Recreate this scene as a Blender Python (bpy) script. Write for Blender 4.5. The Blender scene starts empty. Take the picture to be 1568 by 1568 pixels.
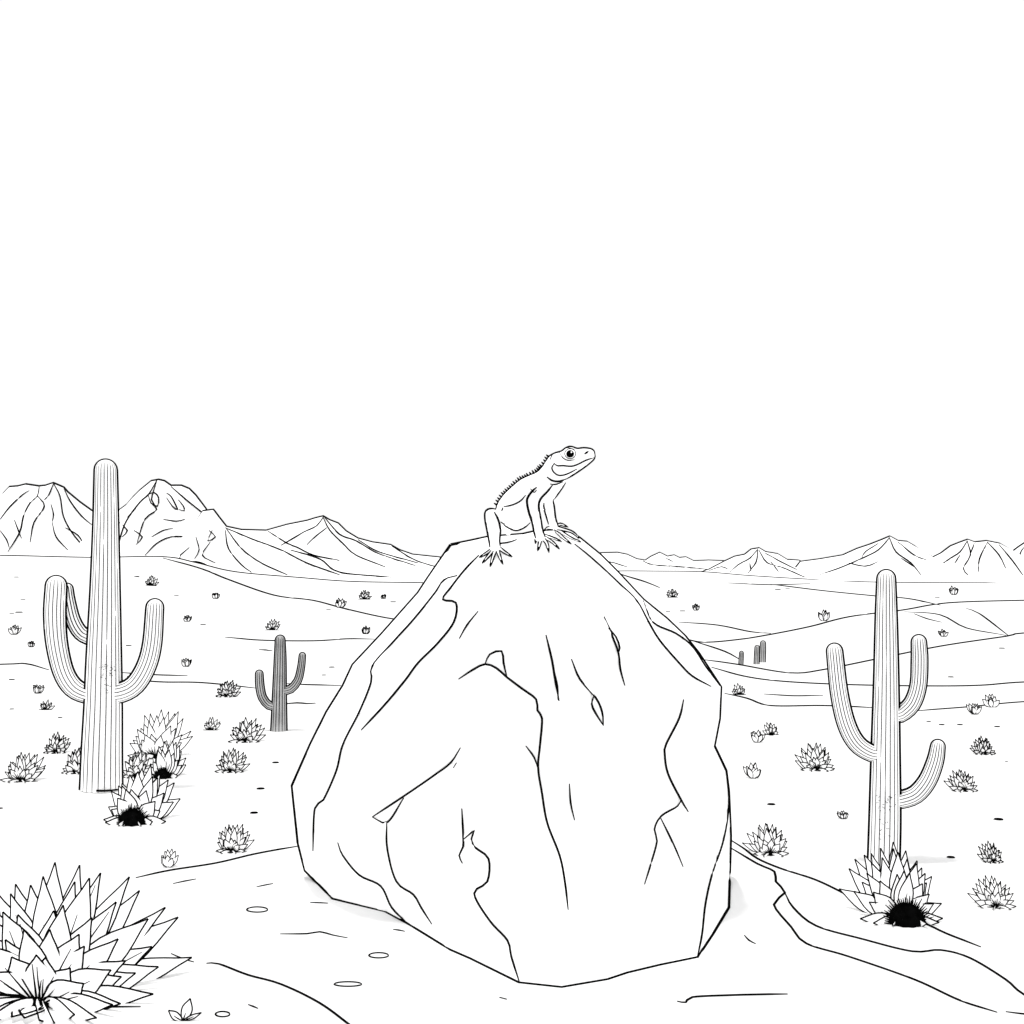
import bpy, math, random
from mathutils import Vector
from mathutils.bvhtree import BVHTree
from mathutils.geometry import delaunay_2d_cdt
random.seed(7)
F=1681.0; H=2.0; HZ=880.0; CX=784.0
LW=1.45
scene=bpy.context.scene

# ---------------------------------------------------------------- materials
def mat(name,c1,c2,scale=3.0,em=0.0,tr=0.0):
    m=bpy.data.materials.new(name); m.use_nodes=True
    nt=m.node_tree; nt.nodes.clear()
    out=nt.nodes.new('ShaderNodeOutputMaterial'); d=nt.nodes.new('ShaderNodeBsdfDiffuse')
    tc=nt.nodes.new('ShaderNodeTexCoord'); n=nt.nodes.new('ShaderNodeTexNoise'); n.inputs['Scale'].default_value=scale
    r=nt.nodes.new('ShaderNodeValToRGB')
    r.color_ramp.elements[0].position=.35; r.color_ramp.elements[1].position=.65
    r.color_ramp.elements[0].color=(c1,c1,c1,1); r.color_ramp.elements[1].color=(c2,c2,c2,1)
    nt.links.new(tc.outputs['Object'],n.inputs['Vector']); nt.links.new(n.outputs['Fac'],r.inputs['Fac'])
    nt.links.new(r.outputs['Color'],d.inputs['Color']); last=d.outputs['BSDF']
    if tr:
        t=nt.nodes.new('ShaderNodeBsdfTranslucent'); nt.links.new(r.outputs['Color'],t.inputs['Color'])
        mx=nt.nodes.new('ShaderNodeMixShader'); mx.inputs[0].default_value=tr
        nt.links.new(last,mx.inputs[1]); nt.links.new(t.outputs['BSDF'],mx.inputs[2]); last=mx.outputs[0]
    if em:
        e=nt.nodes.new('ShaderNodeEmission'); e.inputs['Color'].default_value=(1,1,1,1); e.inputs['Strength'].default_value=em  # white self-glow added to lift the surface towards paper-white
        a=nt.nodes.new('ShaderNodeAddShader'); nt.links.new(last,a.inputs[0]); nt.links.new(e.outputs[0],a.inputs[1]); last=a.outputs[0]
    nt.links.new(last,out.inputs['Surface'])
    return m
INK=mat('ink',0.001,0.003,20)
M_GROUND=mat('pale_sand',0.82,0.85,0.4)
M_ROCK=mat('pale_stone_self_lit',0.90,0.94,2,em=.25)  # added glow lifts the stone's grey shaded sides
M_LIZ=mat('lizard_skin_self_lit',0.90,0.94,30,em=.35)  # skin is slightly self-lit to stay paper-white
M_CACT=mat('cactus_skin_self_lit',0.86,0.93,6,em=.2)  # emission added to whiten the shaded ribs
M_CACTG=mat('cactus_skin_grey',0.40,0.52,6)
M_LEAF=mat('leaf_pale_self_lit',0.86,0.92,8,em=.42,tr=.3)  # added emission weakens the shading on the leaves
M_MTN=mat('mountain_pale_self_lit',0.92,0.95,.05,em=.15)  # faint added glow keeps the slopes paper-white

# ---------------------------------------------------------------- helpers
def P(u,v,d): return Vector(((u-CX)/F*d, d, H-(v-HZ)/F*d))
CAM=Vector((0,0,H))
def cast(bvhs,u,v):
    dr=Vector(((u-CX)/F,1.0,-(v-HZ)/F)).normalized(); best=None
    for b in bvhs:
        h=b.ray_cast(CAM,dr)
        if h[0] is not None and (best is None or h[0].y<best): best=h[0].y
    return best
class MB:
    def __init__(s): s.v=[];s.f=[];s.m=[]
    def add(s,vs,fs,mi):
        o=len(s.v); s.v+=vs
        s.f+=[tuple(i+o for i in f) for f in fs]; s.m+=[mi]*len(fs)
    def tube(s,pts,rad,mi=0,n=6,taper=True):
        if len(pts)<2: return
        vs=[];fs=[];L=len(pts)
        for i,p in enumerate(pts):
            t=(pts[min(i+1,L-1)]-pts[max(i-1,0)])
            if t.length<1e-9: t=Vector((1,0,0))
            t.normalize()
            up=Vector((0,1,0)) if abs(t.y)<.85 else Vector((0,0,1))
            a=t.cross(up).normalized(); b=t.cross(a).normalized()
            r=rad[i] if isinstance(rad,list) else rad
            if taper:
                r*=min(1,.5+.5*min(i,L-1-i)/max(1,min(3,(L-1)/2)))
            for k in range(n):
                an=2*math.pi*k/n
                vs.append(p+a*(math.cos(an)*r)+b*(math.sin(an)*r))
        for i in range(L-1):
            for k in range(n):
                k2=(k+1)%n
                fs.append((i*n+k,i*n+k2,(i+1)*n+k2,(i+1)*n+k))
        fs.append(tuple(range(n))[::-1]); fs.append(tuple((L-1)*n+k for k in range(n)))
        s.add(vs,fs,mi)
    def make(s,name,mats,origin=None,smooth=False):
        o=origin or Vector((0,0,0))
        me=bpy.data.meshes.new(name); me.from_pydata([tuple(p-o) for p in s.v],[],s.f)
        for m in mats: me.materials.append(m)
        me.polygons.foreach_set('material_index',s.m)
        if smooth: me.polygons.foreach_set('use_smooth',[True]*len(s.f))
        me.update()
        ob=bpy.data.objects.new(name,me); ob.location=o; scene.collection.objects.link(ob); return ob
    def bvh(s): return BVHTree.FromPolygons([tuple(p) for p in s.v],s.f)
def dens(pl,step,closed=False):
    out=[];n=len(pl)
    for i in range(n if closed else n-1):
        a=pl[i];b=pl[(i+1)%n]; L=math.dist(a[:2],b[:2]); k=max(1,int(L/step+.5))
        for j in range(k): out.append(tuple(a[q]+(b[q]-a[q])*j/k for q in range(len(a))))
    if not closed: out.append(tuple(pl[-1]))
    return out
def cr(pl,step=6):
    if len(pl)<3: return dens(pl,step)
    P_=[tuple(2*pl[0][q]-pl[1][q] for q in range(len(pl[0])))]+list(pl)+[tuple(2*pl[-1][q]-pl[-2][q] for q in range(len(pl[0])))]
    out=[]
    for i in range(1,len(P_)-2):
        p0,p1,p2,p3=P_[i-1:i+3]; k=max(2,int(math.dist(p1[:2],p2[:2])/step+.5))
        for j in range(k):
            t=j/k
            out.append(tuple(.5*(2*b+(c-a)*t+(2*a-5*b+4*c-d)*t*t+(-a+3*b-3*c+d)*t**3) for a,b,c,d in zip(p0,p1,p2,p3)))
    out.append(tuple(pl[-1])); return out
def ink(mb,pl,w,bv,fall=None,mi=0,smooth=True,step=6,lift=.5,n=6):
    q=cr(pl,step) if smooth else dens(pl,step)
    pts=[];rs=[];last=None
    for (u,v) in q:
        d=cast(bv,u,v)
        if d is None:
            d=fall(u,v) if fall else last
        if d is None: continue
        last=d; r=w*.5*d/F
        pts.append(P(u,v,d-r*lift)); rs.append(r)
    mb.tube(pts,rs,mi,n)

# ---------------------------------------------------------------- terrain
g=MB(); N=60
xs=[-3000+6000*i/N for i in range(N+1)]
ys=[-30,0,3,5,8,12,18,28,45,70,110,180,300,600,1200,3000]
vs=[Vector((x,y,0)) for y in ys for x in xs]; W=len(xs)
g.add(vs,[(j*W+i,j*W+i+1,(j+1)*W+i+1,(j+1)*W+i) for j in range(len(ys)-1) for i in range(N)],0)
g_bvh=g.bvh()
g.make('ground',[M_GROUND])

def ridge(crest,dc,df,db,rows=6,power=1.0,z0=-.3,rough=0,smooth=True,step=8):
    mb=MB(); c=cr(crest,step) if smooth else dens(crest,step); C=len(c); vs=[];fs=[]
    for r in range(rows+1):
        t=r/rows
        for (u,v) in c:
            top=P(u,v,dc); d=df+(dc-df)*t
            x=top.x; z=z0+(top.z-z0)*(t**power)
            if 0<r<rows and rough: z+=random.uniform(-rough,rough); x+=random.uniform(-rough,rough)*2
            vs.append(Vector((x,d,z)))
    for (u,v) in c:
        top=P(u,v,dc); vs.append(Vector((top.x,db,z0)))
    R=rows+2
    for r in range(R-1):
        for i in range(C-1): fs.append((r*C+i,r*C+i+1,(r+1)*C+i+1,(r+1)*C+i))
    mb.add(vs,fs,0); return mb
hillL=[(-900,868),(-400,858),(-100,852),(0,851),(140,854),(250,853),(300,862),(360,876),(460,885),(540,891),(650,893),(760,897)]
hillR=[(800,890),(880,878),(940,875),(1000,875),(1075,876),(1150,882),(1250,888),(1350,892),(1533,893),(1700,893),(2400,896)]
hl=ridge(hillL,120,46,200); hr=ridge(hillR,150,70,220)
hlb=hl.bvh(); hrb=hr.bvh()
TER=[g_bvh,hlb,hrb]
def ink_crest(mb,crest,dc,w,lo=-1e9,hi=1e9):
    q=[p for p in cr(crest,8) if lo<=p[0]<=hi]
    mb.tube([P(u,v,dc*.999) for u,v in q],w*LW*.5*dc/F,1)
ink_crest(hl,hillL,120,2.2,hi=690); ink_crest(hr,hillR,150,1.9,lo=900,hi=1260)
ink_crest(hr,hillR,150,1.9,lo=1290,hi=1535)
hl.make('sand_hill',[M_GROUND,INK]); hr.make('sand_hill',[M_GROUND,INK])

# ground contour lines: low ridgelines of the sand
gl=MB()
GL=[(2.4,[(208,1344),(260,1333),(330,1322),(390,1308),(455,1296)]),(2,[(265,1353),(300,1346)]),(2,[(393,1358),(418,1353)]),(2,[(475,1382),(502,1383)]),
(2,[(429,1430),(470,1430),(490,1427),(510,1432),(532,1436)]),(2,[(602,1423),(620,1426)]),(2,[(262,1460),(280,1468),(297,1473)]),
(2.4,[(316,1475),(335,1476),(380,1493),(430,1507),(488,1535),(535,1569),(600,1620)]),(2,[(380,1538),(395,1544)]),(2.4,[(765,1527),(776,1530)]),
(2.4,[(1037,1533),(1050,1535),(1060,1527),(1120,1524),(1160,1523),(1206,1522)]),(2,[(1140,1432),(1147,1440),(1157,1445)]),
(2.4,[(1120,1287),(1140,1300),(1160,1315),(1195,1330),(1250,1348),(1300,1372),(1340,1392),(1410,1412),(1450,1430),(1502,1450)]),
(2.4,[(1120,1299),(1160,1323),(1186,1335),(1188,1350),(1202,1367),(1185,1385),(1212,1420),(1235,1445),(1300,1465),(1400,1500),(1470,1532),(1527,1550)]),
(2.4,[(1202,1367),(1215,1390),(1250,1418),(1320,1438),(1397,1457),(1440,1455),(1485,1467),(1540,1500),(1568,1523),(1640,1560)]),
(2.2,[(1540,1549),(1570,1553),(1640,1560)]),
(2,[(-200,1022),(0,1018),(40,1017),(75,1026)]),(2,[(182,1030),(240,1034),(287,1035)]),(2,[(195,1036),(215,1042),(250,1045),(310,1046),(392,1054)]),(2,[(440,1047),(470,1049),(522,1050)]),
(2,[(345,976),(400,981),(480,982),(530,979),(573,979)]),(2,[(397,995),(417,997)]),(2.2,[(425,1079),(455,1077),(470,1078),(483,1077)]),
(2,[(250,855),(310,872),(350,888),(420,912),(480,920),(530,933),(600,948),(660,952)]),
(1.6,[(1115,893),(1180,896),(1240,894)]),(1.8,[(1180,895),(1260,905),(1340,913),(1390,917),(1440,927)]),
(2,[(1040,953),(1100,958),(1150,968),(1180,970)]),(2,[(1040,975),(1075,984),(1130,980),(1180,972),(1240,960),(1300,945),(1380,935),(1450,924),(1568,920),(1700,918)]),
(2,[(1062,982),(1110,998),(1133,1010)]),(2,[(1075,1010),(1130,1018),(1210,1031),(1260,1026),(1340,1010),(1440,990),(1540,975),(1568,970),(1700,965)]),
(2,[(1090,1022),(1140,1036),(1200,1044),(1300,1049),(1420,1051),(1500,1050),(1568,1045),(1700,1042)]),
(2,[(1110,1062),(1145,1070),(1180,1081),(1260,1081),(1340,1084)]),(1.8,[(1170,1063),(1215,1066),(1260,1065)]),(2,[(1400,1089),(1480,1083),(1568,1075),(1700,1070)]),
(1.6,[(1385,937),(1440,942),(1480,962),(1540,973)]),(1.6,[(1400,940),(1420,948),(1442,953)]),(1.6,[(1480,932),(1500,940),(1545,974)]),
(1.4,[(940,853),(970,857)]),(2,[(920,858),(945,877),(990,892),(1010,900)]),
]
for w,l in GL: ink(gl,l,w*(1.65 if l[0][1]>1080 else 1.85),TER,smooth=True,step=10,lift=.9)
def ell(u,v,a,b,w):
    ink(gl,[(u+a*math.cos(t*math.pi/8),v+b*math.sin(t*math.pi/8)) for t in range(17)],w,TER,step=5,lift=.8)
for e in [(394,1393,16,4),(580,1463,15,4),(533,1507,21,3.5),(341,1553,11,4)]: ell(*e,3.0)
gl.make('sand_ridge_lines',[INK])
# pebbles
pb=MB()
def pebble(u,v,a):
    d=cast(TER,u,v); r=a*d/F; c=P(u,v,d); vs=[];fs=[]
    n=12
    for k in range(n):
        an=2*math.pi*k/n; vs.append(c+Vector((r*math.cos(an),r*.9*math.sin(an),-.002)))
    for k in range(n):
        an=2*math.pi*k/n; vs.append(c+Vector((r*.75*math.cos(an),r*.6*math.sin(an),r*.24)))
    for k in range(n): fs.append((k,(k+1)%n,n+(k+1)%n,n+k))
    pb.add(vs,fs,0); pb.add(vs[n:],[tuple(range(n))],0)
for p in [(25,884,4),(35,918,4),(18,940,4),(209,883,5),(197,989,5),(311,957,5),(270,912,4),(508,1022,5),(496,1034,4),(503,934,4),(602,922,5),(18,1041,5),(18,1086,4),(92,1099,4),(422,1168,6),(399,1208,7),(389,1245,7),(0,1238,5),(29,938,6),(1045,936,5),(1023,937,4),(1191,903,5),(1206,902,4),(1354,915,5),(1435,915,4),(1181,1232,7),(1181,1126,4),(1456,1037,5),(1534,993,5),(1442,1110,5),(1470,1110,5),(1422,1105,4),(1527,1113,5),(1529,1255,8),(1456,1313,7),(1541,1166,3)]:
    pebble(*p)
pb.make('pebbles',[INK])

# ---------------------------------------------------------------- mountains
def mountain(name,crest,dc,strokes,w=2.0):
    mb=ridge(crest,dc,dc*.86,dc*1.2,rows=5,power=.9,z0=-1.0,rough=.15,smooth=False,step=14)
    bv=mb.bvh()
    q=dens(crest,6); mb.tube([P(u,v,dc*.999) for u,v in q],w*LW*.5*dc/F,1)
    for s in strokes: ink(mb,s,2.5,[bv],fall=lambda u,v:dc*.97,mi=1,step=7,lift=1.8)
    return mb.make(name,[M_MTN,INK])
A=[(-420,880),(-300,820),(-200,790),(-120,770),(-60,792),(-20,790),(0,768),(6,755),(15,745),(28,744),(40,741),(60,744),(70,743),(82,739),(98,746),(104,753),(122,768),(140,781),(170,800),(220,840),(260,880)]
As=[[(0,795),(15,776),(35,757),(45,751)],[(60,745),(57,760),(46,770),(36,790),(30,815),(12,845)],[(58,760),(68,775),(52,800),(46,830)],[(82,740),(75,757),(68,765)],[(82,740),(92,760),(97,790),(110,815),(128,838),(132,850)],
 [(98,748),(108,768),(125,790),(140,803)],[(80,800),(86,822),(104,842)],[(100,808),(120,820),(130,838)],[(22,796),(28,812),(33,824)],[(0,812),(10,826),(14,838)],[(78,772),(82,787),(80,798)]]
mountain('mountain',A,300,As)
B=[(110,880),(140,820),(165,795),(180,783),(195,772),(205,760),(215,750),(232,736),(243,734),(252,736),(262,743),(278,743),(290,748),(300,758),(315,778),(322,790),(345,805),(380,830),(430,860),(470,884)]
Bs=[[(240,735),(228,756),(215,768),(198,790),(188,810),(180,840)],[(240,736),(232,765),(240,780),(222,795),(210,830)],[(262,745),(285,765),(310,785),(345,812)],[(227,757),(236,754),(243,762),(241,775),(231,770),(227,757)],[(255,755),(262,760),(272,780),(264,775),(255,762)],[(273,765),(281,775),(282,782),(274,780)],[(250,795),(270,798),(283,795)],[(205,812),(218,822),(208,834)],[(183,800),(195,812),(187,822)],
 [(312,820),(290,822),(262,822),(240,832),(222,850)],[(195,792),(208,778)],[(345,813),(330,835),(320,820),(327,806)],[(232,822),(250,812),(265,809)]]
mountain('mountain',B,290,Bs)
C=[(290,870),(300,800),(311,782),(327,780),(336,792),(347,806),(370,811),(408,812),(440,803),(470,797),(483,793),(495,790),(505,796),(518,801),(530,813),(548,824),(570,830),(598,834),(612,842),(632,849),(680,854),(760,862),(820,890)]
Cs=[[(345,808),(385,825),(430,842),(470,862),(520,880)],[(347,810),(370,840),(400,862),(440,880)],[(345,812),(350,840),(370,865),(385,876)],[(320,812),(330,822),(318,828),(325,812)],[(300,822),(305,842),(298,855)],[(322,830),(310,850),(330,862)],[(495,791),(485,805),(465,815),(430,835)],[(495,792),(505,812),(525,832),(545,850),(590,868)],[(497,792),(520,818),(545,828),(580,848),(636,866)],[(500,808),(480,824),(470,834)],[(548,826),(580,845),(640,862)],[(410,813),(440,832),(455,838),(480,850),(520,858)],[(600,836),(632,856),(660,866),(680,870)],[(445,842),(490,856),(520,876),(600,884)],[(290,838),(275,855),(310,868),(350,874)],[(265,868),(300,860),(330,872)]]
mountain('mountain',C,270,Cs)
D=[(880,850),(912,847),(945,846),(960,849),(975,856),(988,858),(997,852),(1010,846),(1022,852),(1032,850),(1040,854),(1050,853),(1062,859),(1085,858),(1110,859),(1180,865),(1300,870),(1400,880)]
mountain('mountain',D,330,[[(985,859),(1000,865),(1040,868),(1085,872)],[(920,858),(940,862),(960,868)],[(1020,855),(1030,860)]],w=1.8)
E=[(1050,884),(1085,872),(1110,859),(1125,852),(1140,849),(1150,841),(1162,839),(1172,845),(1190,848),(1205,857),(1222,858),(1235,863),(1250,875),(1262,888)]
mountain('mountain',E,300,[[(1160,841),(1148,855),(1130,865),(1118,876)],[(1160,841),(1158,860),(1145,878)],[(1162,842),(1175,862),(1200,870),(1235,885)],[(1172,847),(1195,860),(1220,872)],[(1180,860),(1192,875)],[(1148,862),(1150,874)],[(1085,874),(1105,868),(1115,872)]],w=1.9)
Fm=[(1205,886),(1225,860),(1255,856),(1290,850),(1312,840),(1330,834),(1348,827),(1362,821),(1375,828),(1388,829),(1400,836),(1412,846),(1428,853),(1445,866),(1470,884)]
mountain('mountain',Fm,280,[[(1362,823),(1345,842),(1320,855),(1285,870),(1250,882)],[(1362,823),(1372,845),(1395,862),(1410,880)],[(1375,830),(1400,850),(1420,858)],[(1345,832),(1325,845),(1320,853)],[(1300,862),(1325,867),(1345,860)],[(1380,855),(1400,868)]],w=1.9)
G=[(1390,890),(1420,866),(1428,853),(1440,847),(1455,836),(1470,830),(1481,826),(1492,830),(1510,828),(1530,832),(1540,838),(1556,848),(1568,858),(1600,880)]
mountain('mountain',G,270,[[(1481,828),(1470,845),(1455,855),(1435,870),(1425,880)],[(1481,828),(1486,850),(1475,870),(1482,880)],[(1492,832),(1485,850)],[(1512,830),(1500,855),(1498,875)],[(1512,830),(1530,850),(1540,870)],[(1530,834),(1550,858),(1566,880)],[(1462,862),(1470,850)]],w=1.9)
Gm=[(1500,890),(1540,852),(1558,838),(1570,830),(1620,790),(1680,770),(1760,800),(1850,850),(1950,885)]
mountain('mountain',Gm,300,[[(1568,838),(1562,848),(1568,862)]],w=1.9)

# ---------------------------------------------------------------- boulder
OUT=[(690,834),(720,828),(748,822),(775,820),(800,818),(822,813),(850,812),(875,816),(888,824),(920,850),(945,875),(985,918),(1022,948),(1050,975),(1070,1000),(1104,1052),(1102,1100),(1094,1142),(1112,1180),(1116,1212),(1119,1280),(1116,1390),(1092,1430),(1068,1466),(1010,1478),(960,1490),(930,1500),(860,1512),(795,1505),(720,1468),(690,1455),(625,1415),(590,1396),(510,1377),(467,1333),(456,1290),(447,1203),(475,1140),(500,1090),(525,1050),(540,1018),(585,970),(640,908),(655,885)]
def gd(v): return H*F/(v-HZ)
def odepth(u,v):
    if v>1335: return gd(v)
    if v>1150: return 6.5+(v-1150)/185*.85
    return 6.5
OD=dens(OUT,14,True)
def od_s():
    r=[odepth(u,v) for u,v in OD]
    for _ in range(3): r=[(r[i-1]+2*r[i]+r[(i+1)%len(r)])/4 for i in range(len(r))]
    r=[gd(v) if v>1350 else x for x,(u,v) in zip(r,OD)]
    return r
ODD=od_s()
def pdist(u,v,poly):
    b=1e9;n=len(poly)
    for i in range(n):
        ax,ay=poly[i][:2];bx,by=poly[(i+1)%n][:2];dx=bx-ax;dy=by-ay
        t=max(0,min(1,((u-ax)*dx+(v-ay)*dy)/(dx*dx+dy*dy+1e-9)))
        b=min(b,math.hypot(u-ax-t*dx,v-ay-t*dy))
    return b
def inside(u,v,poly):
    c=False;n=len(poly)
    for i in range(n):
        ax,ay=poly[i][:2];bx,by=poly[(i+1)%n][:2]
        if (ay>v)!=(by>v) and u<(bx-ax)*(v-ay)/(by-ay)+ax: c=not c
    return c
def idw(u,v):
    s=0;t=0
    for (a,b),d in zip(OD,ODD):
        w=1/((u-a)**2+(v-b)**2+4)**1.5; s+=w*d;t+=w
    return s/t
RL=[(2.4,[(791,826),(776,831),(750,833)]),(2.6,[(733,850),(712,872),(690,900),(678,918),(698,923),(695,952),(670,985),(640,1015),(620,1042),(590,1078),(553,1118)]),
(2.4,[(700,881),(680,888),(668,905),(650,928),(630,952),(600,985),(570,1020),(568,1045),(550,1090),(525,1140),(515,1180),(495,1225),(482,1238),(479,1303)]),
(2.4,[(880,833),(910,858),(950,895),(975,920),(992,950),(1010,980),(1040,1015),(1060,1035),(1089,1051)]),
(2.6,[(985,920),(1000,953),(1035,970),(1060,990),(1080,1020),(1102,1050)]),
(2.4,[(732,936),(715,957),(703,978)]),(2.6,[(702,1040),(725,1025),(743,1017),(760,1023),(775,1036),(800,1055),(821,1071),(823,1088),(830,1100),(827,1140),(824,1175),(830,1215),(838,1260),(857,1310),(865,1350),(870,1393)]),
(2.6,[(743,1016),(750,1002),(768,997),(771,1015),(776,1036)]),(2.4,[(805,1142),(818,1160),(824,1178)]),(2.8,[(836,972),(845,1010),(850,1040),(856,1073)]),(3,[(848,1025),(853,1050),(855,1072)]),
(2.6,[(875,1009),(888,1040),(912,1068),(922,1090),(924,1111)]),(2.6,[(924,1111),(912,1092),(906,1078),(910,1064)]),
(2.6,[(925,944),(938,975),(947,1000),(950,1025),(957,1050)]),(2.8,[(932,962),(943,975),(949,992),(946,1000)]),
(2.6,[(1047,1071),(1040,1100),(1020,1140),(1018,1155),(1023,1185),(1043,1225),(1054,1243)]),
(2.4,[(1043,1222),(1038,1234),(1012,1250),(1002,1270),(1006,1288),(996,1325),(987,1354)]),(2.4,[(1012,1253),(1030,1290),(1046,1327)]),
(2.4,[(872,1200),(874,1230),(880,1256)]),(2.4,[(705,1145),(690,1168),(665,1187),(620,1218),(570,1251)]),(2.4,[(570,1251),(593,1259),(618,1222)]),
(2.4,[(592,1260),(593,1300),(607,1350),(633,1370),(645,1390),(661,1415)]),(2.2,[(699,1168),(694,1176)]),
(2.4,[(517,1290),(525,1310),(550,1340),(583,1357),(600,1390),(625,1415)]),(2.6,[(707,1238),(709,1275),(709,1297),(703,1310),(708,1322)]),
(2.6,[(710,1285),(726,1272),(722,1285),(728,1298),(748,1315),(746,1350),(726,1368),(750,1410),(777,1440),(783,1465),(795,1503)]),
(2.6,[(1113,1190),(1116,1230),(1108,1285),(1090,1340),(1080,1385),(1075,1430),(1068,1465)])]
verts=[];edges=[]
for p in OD: verts.append((p[0],p[1]))
n0=len(verts); edges+=[(i,(i+1)%n0) for i in range(n0)]
for w,l in RL:
    q=dens(l,30); k0=None
    for p in q:
        if inside(p[0],p[1],OUT) and pdist(p[0],p[1],OUT)>6:
            verts.append(p); k=len(verts)-1
            if k0 is not None: edges.append((k0,k))
            k0=k
        else: k0=None
tries=0;cnt=0
while cnt<260 and tries<20000:
    tries+=1; u=random.uniform(447,1119);v=random.uniform(812,1512)
    if inside(u,v,OUT) and pdist(u,v,OUT)>10 and all((u-a)**2+(v-b)**2>26**2 for a,b in verts): verts.append((u,v));cnt+=1
res=delaunay_2d_cdt([Vector(p) for p in verts],edges,[],1,1e-4)
rv,rf=res[0],res[2]
rock=MB(); Rr=250.0
fr=[];bk=[];edg=[]
for p in rv:
    u,v=p.x,p.y; ds=pdist(u,v,OUT); base=idw(u,v)
    if ds<.5:
        i=min(range(n0),key=lambda k:(OD[k][0]-u)**2+(OD[k][1]-v)**2); base=ODD[i]; bu=0
    else: 
        dd=min(ds,Rr); bu=math.sqrt(2*Rr*dd-dd*dd)/Rr
    edg.append(ds<.5)
    jit=0 if ds<.5 else random.uniform(-.03,.03)
    k=max(0,min(1,(v-900)/560)); lowfac=1-.93*k
    d=base-.85*bu*lowfac+jit
    d=min(d,gd(v)-.01) if ds>=.5 and v>1200 else d
    fr.append(P(u,v,d))
    b=P(u,v,base); b.y+=bu*1.25+(.0 if ds<.5 else max(0,v-1200)/300*.9); b.z-=0.2*bu*(1 if v>1100 else 0)
    bk.append(b)
nv=len(fr)
rock.add(fr+bk,[tuple(f) for f in rf]+[tuple(nv+i for i in f)[::-1] for f in rf if not all(edg[i] for i in f)],0)
rockb=rock.bvh()
for w,l in RL: ink(rock,l,w*1.35,[rockb],fall=lambda u,v:idw(u,v)-.01,mi=1,smooth=True,step=8,lift=.9)
pts=[P(u,v,d) for (u,v),d in zip(OD,ODD)]
rock.tube(pts+[pts[0]],[4.6*.5*p.y/F for p in pts+[pts[0]]],1,8,taper=False)
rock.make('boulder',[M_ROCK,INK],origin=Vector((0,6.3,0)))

# ---------------------------------------------------------------- lizard
liz=MB()
def inflate(mb,poly,df,cap=99,grid=3.0,mi=0,curve=True):
    q=cr(poly+[poly[0]],4)[:-1] if curve else dens(poly,4,True)
    q=[(a[0],a[1]) for a in q]
    vs=list(q);n=len(q); ed=[(i,(i+1)%n) for i in range(n)]
    us=[a[0] for a in q];ws=[a[1] for a in q]
    u=min(us)
    while u<max(us):
        v=min(ws)
        while v<max(ws):
            if inside(u,v,q) and pdist(u,v,q)>1.2: vs.append((u,v))
            v+=grid
        u+=grid
    r=delaunay_2d_cdt([Vector(a) for a in vs],ed,[],1,1e-4)
    rv,rf=r[0],r[2]; ds=[pdist(a.x,a.y,q) for a in rv]; R=min(cap,max(ds)+.5)
    hh=[math.sqrt(max(0,2*R*min(d,R)-min(d,R)**2)) for d in ds]
    f=[];b=[]
    for a,h in zip(rv,hh):
        d=df(a.x,a.y); f.append(P(a.x,a.y,d-h*d/F)); b.append(P(a.x,a.y,d+h*d/F))
    k=len(f); ok=lambda t: not all(hh[i]<.01 for i in t)
    mb.add(f+b,[tuple(t) for t in rf]+[tuple(k+i for i in t)[::-1] for t in rf if ok(t)],mi)
    return q
def rk(u,v,dflt):
    d=cast([rockb],u,v); return d if d else dflt
dh=rk(760,850,5.9); dfn=rk(832,836,6.1); dff=rk(858,830,6.2)
DB=(dh+dfn)/2+.02
def blend(top,vt,bot,vb): return lambda u,v: top+(bot-top)*max(0,min(1,(v-vt)/(vb-vt)))
bodyD=lambda u,v: DB
body=[(911,696),(909,690),(903,687),(893,686),(884,687),(878,685),(872,684),(865,687),(860,691),(850,694),(841,699),(836,706),(830,715),(822,723),(808,729),(795,736),(782,747),(771,758),(763,769),(760,781),(762,791),(768,800),(777,807),(790,812),(802,808),(812,800),(822,790),(838,776),(847,766),(853,758),(860,748),(866,739),(868,733),(885,722),(899,712),(910,702)]
inflate(liz,body,bodyD,cap=20)
hind=[(768,780),(758,779),(748,780),(743,785),(743,796),(746,812),(749,828),(751,842),(765,842),(765,828),(767,812),(772,798)]
hD=blend(DB-.05,785,dh-.02,838)
inflate(liz,hind,hD,cap=9,grid=2.5)
nearl=[(838,744),(826,745),(815,752),(808,762),(807,770),(810,785),(815,800),(818,815),(821,828),(834,826),(831,812),(828,795),(825,776),(828,766),(836,757)]
nD=blend(DB-.05,765,dfn-.02,822)
inflate(liz,nearl,nD,cap=8,grid=2.5)
farl=[(832,766),(833,778),(837,792),(841,806),(848,811),(855,806),(851,795),(849,780),(849,764)]
fD=blend(DB+.06,765,dff-.0,830)
inflate(liz,farl,fD,cap=7,grid=2.5)
lb=liz.bvh()
def li(l,w,fall=bodyD): ink(liz,l,w*1.32,[lb],fall=fall,mi=1,step=3,lift=.9)
W1=2.8
li(body[:9]+[(850,694),(841,699),(836,706)],W1); li([body[0],(910,702),(899,712),(885,722),(868,733)],W1)
li([(836,706),(830,715),(822,723),(808,729),(795,736),(782,747),(771,758),(763,769),(759,779)],2.2)
li([(868,733),(857,737),(846,736),(837,730)],2.4); li([(866,739),(860,748),(853,758),(848,765)],2.6)
li([(767,799),(777,807),(790,812),(802,808),(812,800)],2.6)
li([(909,701),(897,705),(885,711),(875,714),(862,713),(853,713),(848,709)],1.9)
li([(849,709),(845,716),(848,723),(856,728),(868,726),(884,718)],1.8)
li([(760,780),(754,779),(747,780),(743,785),(743,796),(746,812),(749,828),(750,838)],2.8,hD)
li([(757,784),(763,796),(766,810),(765,828),(766,836)],2.6,hD)
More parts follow.
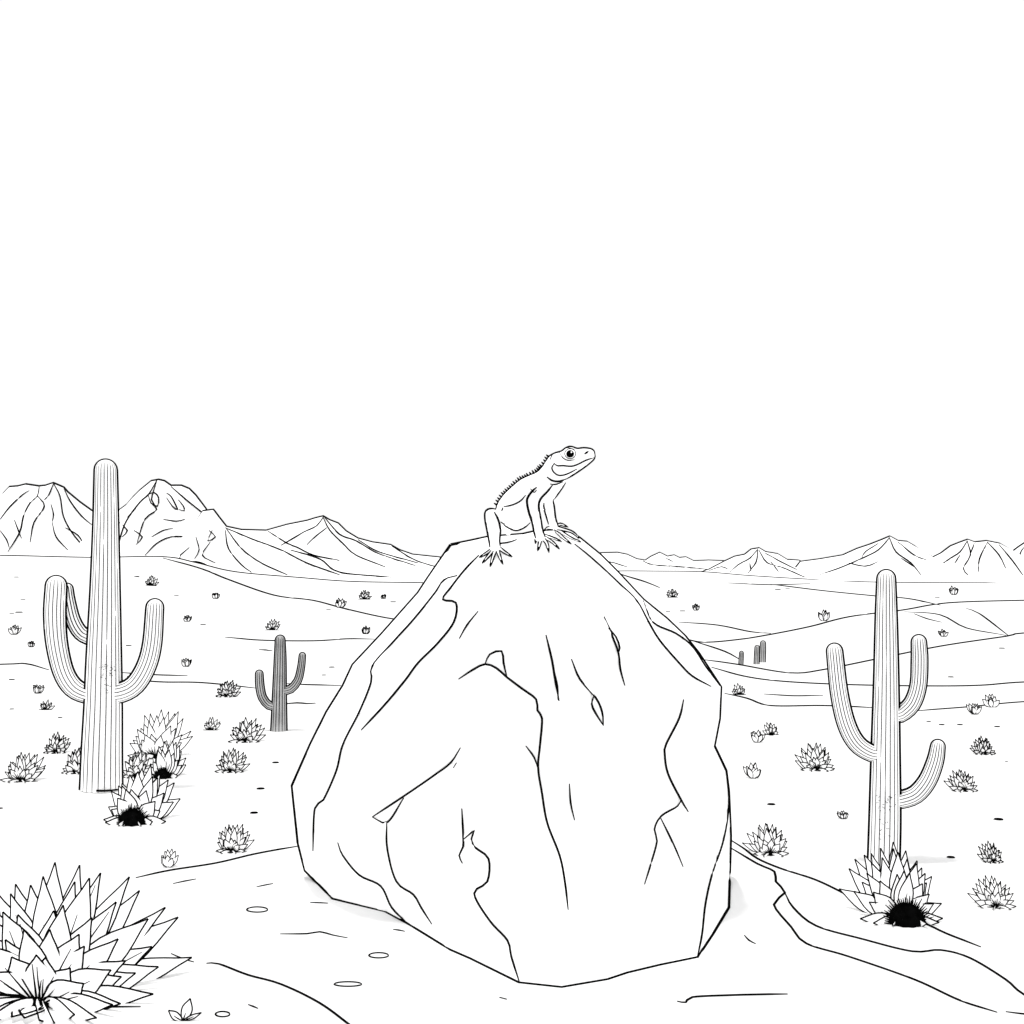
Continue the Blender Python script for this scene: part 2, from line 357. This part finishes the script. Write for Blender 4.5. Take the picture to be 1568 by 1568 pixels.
li([(771,776),(785,773),(797,767),(805,758)],1.9); li([(770,777),(768,783)],1.8)
li([(822,746),(815,752),(808,762),(807,770),(810,785),(815,800),(818,815),(820,824)],2.8,nD)
li([(846,743),(838,753),(828,764),(825,775),(828,795),(831,812),(835,822)],2.6,nD)
li([(833,770),(833,778),(837,792),(840,803)],2.4,fD); li([(847,765),(849,780),(851,795),(855,806)],2.6,fD)
li([(862,738),(850,742),(842,741)],1.8); li([(812,748),(818,754),(822,750)],1.6);li([(846,696),(842,704)],1.6)
li([(895,695),(901,691)],2.6)
li([(857,693),(862,701),(870,705),(880,704)],1.3); li([(862,688),(870,686),(880,688)],1.5)
sp=cr([(840,699),(835,706),(829,714),(821,722),(808,728),(795,735),(782,746),(771,757),(763,768),(759,777)],4.2)
for i,(u,v) in enumerate(sp[:-1]):
    a=sp[i+1]; tx=a[0]-u;ty=a[1]-v;L=math.hypot(tx,ty)+1e-6; nx,ny=(ty/L,-tx/L)
    if nx>0: nx,ny=-nx,-ny
    k=random.uniform(.7,1.1)
    liz.tube([P(u,v,DB),P(u+nx*1.8*k,v+ny*1.8*k,DB),P(u+nx*3.6*k-1.2,v+ny*3.6*k-1,DB)],[2.1*DB/F,1.7*DB/F,.7*DB/F],1,5,taper=False)
def ball(mb,c,r,mi,n=14,sy=.6):
    vs=[];fs=[]
    for i in range(n+1):
        th=math.pi*i/n
        for k in range(n): ph=2*math.pi*k/n; vs.append(c+Vector((r*math.sin(th)*math.cos(ph),r*sy*math.cos(th),r*math.sin(th)*math.sin(ph))))
    for i in range(n):
        for k in range(n): fs.append((i*n+k,i*n+(k+1)%n,(i+1)*n+(k+1)%n,(i+1)*n+k))
    mb.add(vs,fs,mi)
de=cast([lb],873,695) or DB
for sgn in (-1,1):
    off=(DB-de)+.003
    c=P(873,695,DB-off) if sgn<0 else P(873,695,DB)+Vector((0,off,0))
    ball(liz,c,6.0*DB/F,1)
    ring=[c+Vector((8.4*DB/F*math.cos(t*math.pi/10),sgn*.010,7.6*DB/F*math.sin(t*math.pi/10))) for t in range(21)]
    liz.tube(ring,.7*DB/F,1,5,taper=False)
    cc=c+Vector((1.8*DB/F,sgn*.013,2.2*DB/F)); ball(liz,cc,1.2*DB/F,0,8)  # eye glint modelled as a small white ball
def toe(pl,d0,r=2.4):
    q=cr(pl,3);pts=[];rr=[];L=len(q)
    for i,(u,v) in enumerate(q):
        d=min(rk(u,v,d0),d0+.3)-.012
        rad=r*(1-.5*i/(L-1))*d/F; p=P(u,v,d); pts.append(p); rr.append(rad)
    liz.tube(pts,rr,0,8,taper=False)
    for s in (-1,1):
        e=[]
        for i,p in enumerate(pts):
            t=(pts[min(i+1,L-1)]-pts[max(i-1,0)]); nn=Vector((t.z,0,-t.x)); nn.normalize(); e.append(p+nn*s*rr[i]+Vector((0,-.004,0)))
        liz.tube(e,1.35*pts[0].y/F,1,5)
    liz.tube([pts[-2],pts[-1],pts[-1]+(pts[-1]-pts[-2])*1.2],[rr[-1]*1.5,rr[-1]*1.5,rr[-1]*.4],1,5,taper=False)
for t in [[(757,838),(748,845),(736,852)],[(757,840),(748,851),(740,860)],[(759,840),(755,852),(751,865)],[(761,840),(765,852),(769,861)],[(763,838),(772,845),(782,851)]]: toe(t,dh)
for t in [[(826,822),(821,826),(820,830)],[(828,823),(826,833),(824,841)],[(830,823),(837,832),(840,843)],[(832,822),(844,829),(854,838)],[(832,820),(843,823),(857,828)]]: toe(t,dfn)
for t in [[(849,807),(858,803),(867,806)],[(851,808),(864,811),(876,815),(886,823)],[(850,809),(862,817),(878,826),(887,829)],[(849,810),(860,822),(872,831)],[(843,808),(838,809),(834,812)]]: toe(t,dff)
tl=[Vector(P(764,792,DB)),Vector(P(770,803,DB+.12)),Vector(P(776,812,DB+.25)),Vector(P(782,822,DB+.42)),Vector(P(790,835,DB+.62))]
liz.tube(tl,[.026,.022,.018,.012,.006],0,10,taper=False)
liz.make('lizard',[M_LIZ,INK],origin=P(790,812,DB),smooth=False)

# ---------------------------------------------------------------- cacti
def limb(mb,pl,D,N=16,rw=1.1,ow=3.0,cap=True,yoff=0,seg=None):
    ow*=1.3
    q=cr(pl,7)
    if cap:
        (u0,v0,r0),(u1,v1,r1)=q[-2],q[-1]; L=math.hypot(u1-u0,v1-v0); tx,ty=(u1-u0)/L,(v1-v0)/L
        for a in (20,38,54,68,80,88): 
            a=math.radians(a); q.append((u1+tx*r1*math.sin(a),v1+ty*r1*math.sin(a),r1*math.cos(a)))
    L=len(q); C=[P(u,v,D)+Vector((0,yoff,0)) for u,v,r in q]; R=[r*D/F for u,v,r in q]
    S=N*4; vs=[];fs=[];Nn=[]
    for i in range(L):
        t=C[min(i+1,L-1)]-C[max(i-1,0)]; n=Vector((t.z,0,-t.x)); n.normalize(); Nn.append(n)
    a0=math.atan2(C[0].x,C[0].y)
    def ring(i,th,k=1.0):
        th2=th+a0*Nn[i].x
        return C[i]+Nn[i]*R[i]*k*math.cos(th2)+Vector((0,-1,0))*R[i]*k*math.sin(th2)
    for i in range(L):
        for k in range(S):
            th=2*math.pi*k/S
            vs.append(ring(i,th,1+.03*math.cos(N*th)-.03))
    for i in range(L-1):
        for k in range(S): fs.append((i*S+k,i*S+(k+1)%S,(i+1)*S+(k+1)%S,(i+1)*S+k))
    fs.append(tuple((L-1)*S+k for k in range(S))); mb.add(vs,fs,0)
    lim=L-4 if cap else L
    for k in range(N):
        th=2*math.pi*(k+.5)/N
        if abs(math.cos(th))>.985: continue
        pts=[ring(i,th,.955) for i in range(0,lim)]
        a=0
        while a<len(pts)-2:
            ln=random.randint(20,80); b=min(len(pts),a+ln); mb.tube(pts[a:b],rw*1.15*.5*D/F,1,5); a=b-1+ (1 if random.random()<.4 else 0)
    le=[ring(i,math.pi) for i in range(L)]; ri=[ring(i,0) for i in range(L)]
    mb.tube(le+ri[::-1] if cap else le,ow*.5*D/F,1,6,taper=False)
    return C
def scars(mb,u,v,D,R,wid,hei,n=26):
    for _ in range(n):
        a=u+random.uniform(-wid,wid); b=v+random.uniform(-hei,hei); k=(a-u)/R
        d=D-math.sqrt(max(0,1-k*k))*R*D/F-.004
        mb.tube([P(a,b,d),P(a+random.uniform(-1.5,4),b+random.uniform(-2,2),d)],.8*D/F,1,5)
c=MB(); D=gd(1209)
limb(c,[(134,978,11),(118,970,10.5),(106,950,10),(99,920,9),(97,902,8)],D,N=12,yoff=.09,rw=1.6)
limb(c,[(150,1062,14),(132,1062,14),(112,1052,14.5),(97,1028,14.5),(87,985,15),(84,940,15.5),(86,897,15)],D)
limb(c,[(165,1062,15),(186,1060,15),(207,1048,14.5),(224,1020,14),(233,985,13.5),(237,930,12.5)],D)
limb(c,[(155,1208,30.5),(156,1150,29),(158,1080,27),(159,1010,25),(161,900,21),(162,800,18),(162,720,16)],D,N=20,ow=3.4)
scars(c,158,1027,D,25,20,10,40); scars(c,164,1050,D,25,12,12,14)
c.tube([P(126+60*t/10,1208+ (3*math.sin(t/10*math.pi)),D-.19*math.sin(t/10*math.pi)) for t in range(11)],1.7*D/F,1)
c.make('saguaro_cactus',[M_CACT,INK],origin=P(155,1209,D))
c=MB(); D=gd(1119)
limb(c,[(425,1082,6),(412,1080,6),(402,1068,6),(398,1050,6),(397,1032,5.5)],D,N=10,rw=1.2,ow=2.2)
limb(c,[(432,1058,6),(445,1055,6),(456,1042,5.5),(461,1022,5),(463,1004,4.5)],D,N=10,rw=1.2,ow=2.2)
limb(c,[(427,1121,12),(428,1060,10),(429,1010,8.5),(429,980,7)],D,N=14,rw=1.2,ow=2.4)
c.make('saguaro_cactus',[M_CACTG,INK],origin=P(427,1120,D))
c=MB(); D=gd(1322)
limb(c,[(1350,1155,12),(1334,1153,12.5),(1312,1138,13),(1296,1108,13),(1285,1060,12.5),(1278,997,11.5)],D)
limb(c,[(1362,1095,12.5),(1378,1093,12.5),(1396,1078,12),(1406,1050,11.5),(1408,1010,11.5),(1407,983,10.5)],D)
limb(c,[(1362,1225,12.5),(1380,1224,13),(1402,1216,13),(1420,1195,12.5),(1432,1165,11.5),(1436,1143,10)],D)
limb(c,[(1353,1325,23),(1355,1250,22.5),(1356,1150,20.5),(1357,1050,18),(1357,950,15.5),(1357,886,13)],D,N=18,ow=3.4)
scars(c,1356,1225,D,22,15,12,34); scars(c,1355,1260,D,22,10,25,18)
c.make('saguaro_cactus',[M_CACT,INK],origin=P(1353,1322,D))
for (u,b,t,r) in [(1135,1018,997,3),(1159,1017,988,3.6),(1168,1014,981,4.2)]:
    c=MB(); D=gd(b); limb(c,[(u-.6,b,r),(u,(b+t)/2,r),(u+.4,t+r,r*.9)],D,N=8,rw=.9,ow=1.6)
    c.make('saguaro_cactus',[M_CACTG,INK],origin=P(u,b,D))

# ---------------------------------------------------------------- tufts of pointed leaves
def leaf(mb,base,dr,L,Wd,lw,curl=.12,vein=.6,S=10,st=.22,mi=0,n=4):
    dr=dr.normalized(); side=dr.cross(Vector((0,1,0)))
    if side.length<.25: side=dr.cross(Vector((0,0,1)))
    side.normalize()
    if abs(dr.y)>.4:
        side=(side*.8+dr.cross(Vector((0,0,1))).normalized()*.2*(1 if dr.cross(Vector((0,0,1))).dot(side)>0 else -1)).normalized()
    nrm=side.cross(dr).normalized()
    if nrm.y>0: nrm=-nrm
    l=[];m=[];r=[]; bend=random.uniform(-.05,.05)
    for i in range(S+1):
        s=i/S
        if s<.52: w=Wd*(st+(1-st)*math.sin(math.pi/2*s/.52))
        else:
            q=(s-.52)/.48; w=Wd*math.cos(math.pi/2*q)**1.25 if i<S else 0
        p=base+dr*(L*s)+Vector((0,0,1))*(curl*L*(s*s-s*.3))+side*(bend*L*s*s)
        m.append(p+nrm*w*.18); l.append(p-side*w-nrm*w*.05); r.append(p+side*w-nrm*w*.05)
    vs=l+m+r; k=S+1; fs=[]
    for i in range(S): fs+=[(i,k+i,k+i+1,i+1),(k+i,2*k+i,2*k+i+1,k+i+1)]
    mb.add(vs,fs,mi); mb.tube(l,lw*.5,1,n,taper=False); mb.tube(r,lw*.5,1,n,taper=False)
    if vein:
        e=max(2,int(S*vein*random.uniform(.7,1.1)))+1
        mb.tube([p+nrm*lw*.35 for p in m[:e]],lw*.42,1,4)
def tuft(name,u,v,w,h,shells,fat,lw,curl=.1,basefan=True,skirt=0,dark=0,sk=1.0,vein=.6):
    D=cast(TER,u,v); mb=MB(); c=P(u,v,D); s=D/F; Rw=w*.47*s; Rh=h*.95*s; lw=lw*s
    for (tilt,ln,cnt,lo_) in shells:
        for i in range(cnt):
            th=lo_+(180-2*lo_)*(i+.5)/cnt+random.uniform(-5,5)*(12/cnt)
            t=math.radians(th); k=ln*random.uniform(.86,1.04)
            dr=Vector((math.cos(t)*Rw/Rh,tilt+random.uniform(-.12,.12),math.sin(t)+.03))
            L=Rh*k*math.hypot(dr.x,dr.z)*math.sqrt(1+dr.y**2/ (dr.x**2+dr.z**2))
            L/= (1+curl*.7*math.sin(t))
            leaf(mb,c+Vector((math.cos(t)*Rh*.03,tilt*Rh*.12,0)),dr,L,fat*Rh*random.uniform(.85,1.15),lw,curl=curl,vein=vein)
    for i in range(skirt):
        az=-math.pi*(i+.5)/skirt+random.uniform(-.08,.08)
        rr=Rw*(.45+.5*abs(math.cos(az)))*random.uniform(.85,1.05)*sk
        leaf(mb,c+Vector((0,-.02*Rw,0)),Vector((math.cos(az),math.sin(az)*1.0,.10)),rr,fat*Rh*.75,lw,curl=.02)
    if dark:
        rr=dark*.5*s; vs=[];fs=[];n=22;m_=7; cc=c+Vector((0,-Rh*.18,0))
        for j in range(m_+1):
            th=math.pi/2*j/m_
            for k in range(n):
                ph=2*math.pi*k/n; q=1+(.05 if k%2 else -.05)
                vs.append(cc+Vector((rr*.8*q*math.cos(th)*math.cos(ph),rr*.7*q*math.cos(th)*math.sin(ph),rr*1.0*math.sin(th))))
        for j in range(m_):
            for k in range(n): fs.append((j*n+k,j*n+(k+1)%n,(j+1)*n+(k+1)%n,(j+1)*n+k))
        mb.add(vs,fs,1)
        for k in range(34):
            an=math.pi*(k+.5)/34; r2=rr*random.uniform(1.05,1.4)
            mb.tube([cc+Vector((rr*.7*math.cos(an),-rr*.2,rr*.8*math.sin(an))),cc+Vector((r2*math.cos(an),-rr*.1,r2*1.1*math.sin(an)))],[lw*.8,lw*.25],1,4,taper=False)
    elif basefan:
        for k in range(13):
            an=math.pi*(k+.5)/13; L=Rh*random.uniform(.2,.42)
            mb.tube([c+Vector((0,-Rw*.12,0)),c+Vector((L*math.cos(an)*1.2,-Rw*.22,L*math.sin(an)))],[lw*.75,lw*.25],1,4,taper=False)
        for sx in (-1,1):
            mb.tube([c,c+Vector((sx*Rw*.4,-Rw*.15,.004)),c+Vector((sx*Rw*.85,-Rw*.15,.006))],[lw*.9,lw*.6,lw*.3],1,4,taper=False)
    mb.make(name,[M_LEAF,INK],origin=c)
for a in [(240,1160,100,72),(33,1196,68,44),(85,1153,42,30),(115,1184,44,40),(207,1190,46,38),(353,1182,54,34),(376,1136,58,35),(323,1118,30,20),(347,1067,40,25),(417,965,28,18),(355,1304,60,42),(231,897,24,16),(558,918,24,15),
          (1250,1179,64,40),(1178,1308,70,46),(1476,1211,50,33),(1507,1155,38,26),(1520,1320,40,28),(1524,1388,72,44),(1181,1125,28,20),(1132,1064,25,17),(70,1087,25,15),(1030,915,22,14)]:
    big=a[2]>36
    sh=[(.5,1.02,12,8),(.1,.92,10,5),(-.3,.60,7,12)] if big else [(.4,1.0,8,10),(-.2,.75,5,8)]
    tuft('agave_plant',*a,sh,.12 if big else .13,1.6 if big else 1.35,skirt=5 if big else 0,vein=.5 if big else 0)
tuft('agave_plant',252,1190,64,54,[(.5,1,11,8),(.0,.85,9,8)],.135,1.8,dark=24,skirt=4)
tuft('agave_plant',208,1259,118,76,[(.6,1.05,10,10),(.25,.98,9,6),(.0,.72,7,12)],.16,2.2,dark=44,skirt=8)
tuft('agave_plant',1380,1408,150,106,[(.6,1.03,13,6),(.25,.95,12,4),(.0,.72,9,8)],.125,2.4,dark=62,skirt=8)
for a in [(21,972,20,15),(47,991,13,9),(57,1062,22,14),(285,1021,20,13),(287,952,15,10),(330,917,15,10),(521,931,20,15),(587,917,10,7),(560,971,15,12),(258,1328,32,24),(1262,951,24,17),(1445,975,15,11),(1461,911,18,13),(1066,935,12,10),(1153,1192,30,22),(1160,1137,26,18),(1493,1094,24,17),(1519,1083,26,19),(1291,1254,20,12)]:
    tuft('desert_succulent',a[0],a[1],a[2]*1.3,a[3]*1.08,[(.35,1,6,34),(-.25,.85,4,38)],.18,1.5,basefan=False,vein=0)
# big foreground rosette
tuft('agave_plant',67,1532,395,192,[(.6,1.02,13,0),(.38,.90,12,4),(.15,.78,11,0),(-.1,.63,10,5),(-.4,.46,7,12)],.13,3.0,skirt=17,curl=.05,sk=.95,vein=.85)
D=gd(1563); s=D/F; b=P(280,1563,D); mb=MB()
leaf(mb,b,Vector((.35,.1,.9)),32*s,8*s,2.6*s); leaf(mb,b,Vector((-.8,0,.45)),26*s,6*s,2.6*s); leaf(mb,b,Vector((.9,0,.35)),30*s,3*s,2.4*s)
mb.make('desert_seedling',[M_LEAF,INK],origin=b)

# ---------------------------------------------------------------- light, camera
w=bpy.data.worlds.new('World'); scene.world=w; w.use_nodes=True
bg=w.node_tree.nodes.get('Background') or w.node_tree.nodes.new('ShaderNodeBackground')
bg.inputs['Color'].default_value=(1,1,1,1); bg.inputs['Strength'].default_value=1.02
sd=bpy.data.lights.new('sun','SUN'); sd.energy=1.7; sd.angle=math.radians(5); sd.color=(1,.995,.98)
so=bpy.data.objects.new('sun',sd); scene.collection.objects.link(so)
so.rotation_euler=Vector((-.17,-.10,1)).to_track_quat('Z','Y').to_euler(); so.location=(-3,-3,20)
cd=bpy.data.cameras.new('camera'); cd.sensor_width=36; cd.lens=36*F/1568; cd.shift_y=(HZ-784)/1568; cd.clip_end=8000; cd.clip_start=.05
co=bpy.data.objects.new('camera',cd); scene.collection.objects.link(co); co.location=(0,0,H); co.rotation_euler=(math.pi/2,0,0)
scene.camera=co
scene.view_settings.view_transform='Standard'; scene.view_settings.look='None'; scene.view_settings.exposure=0
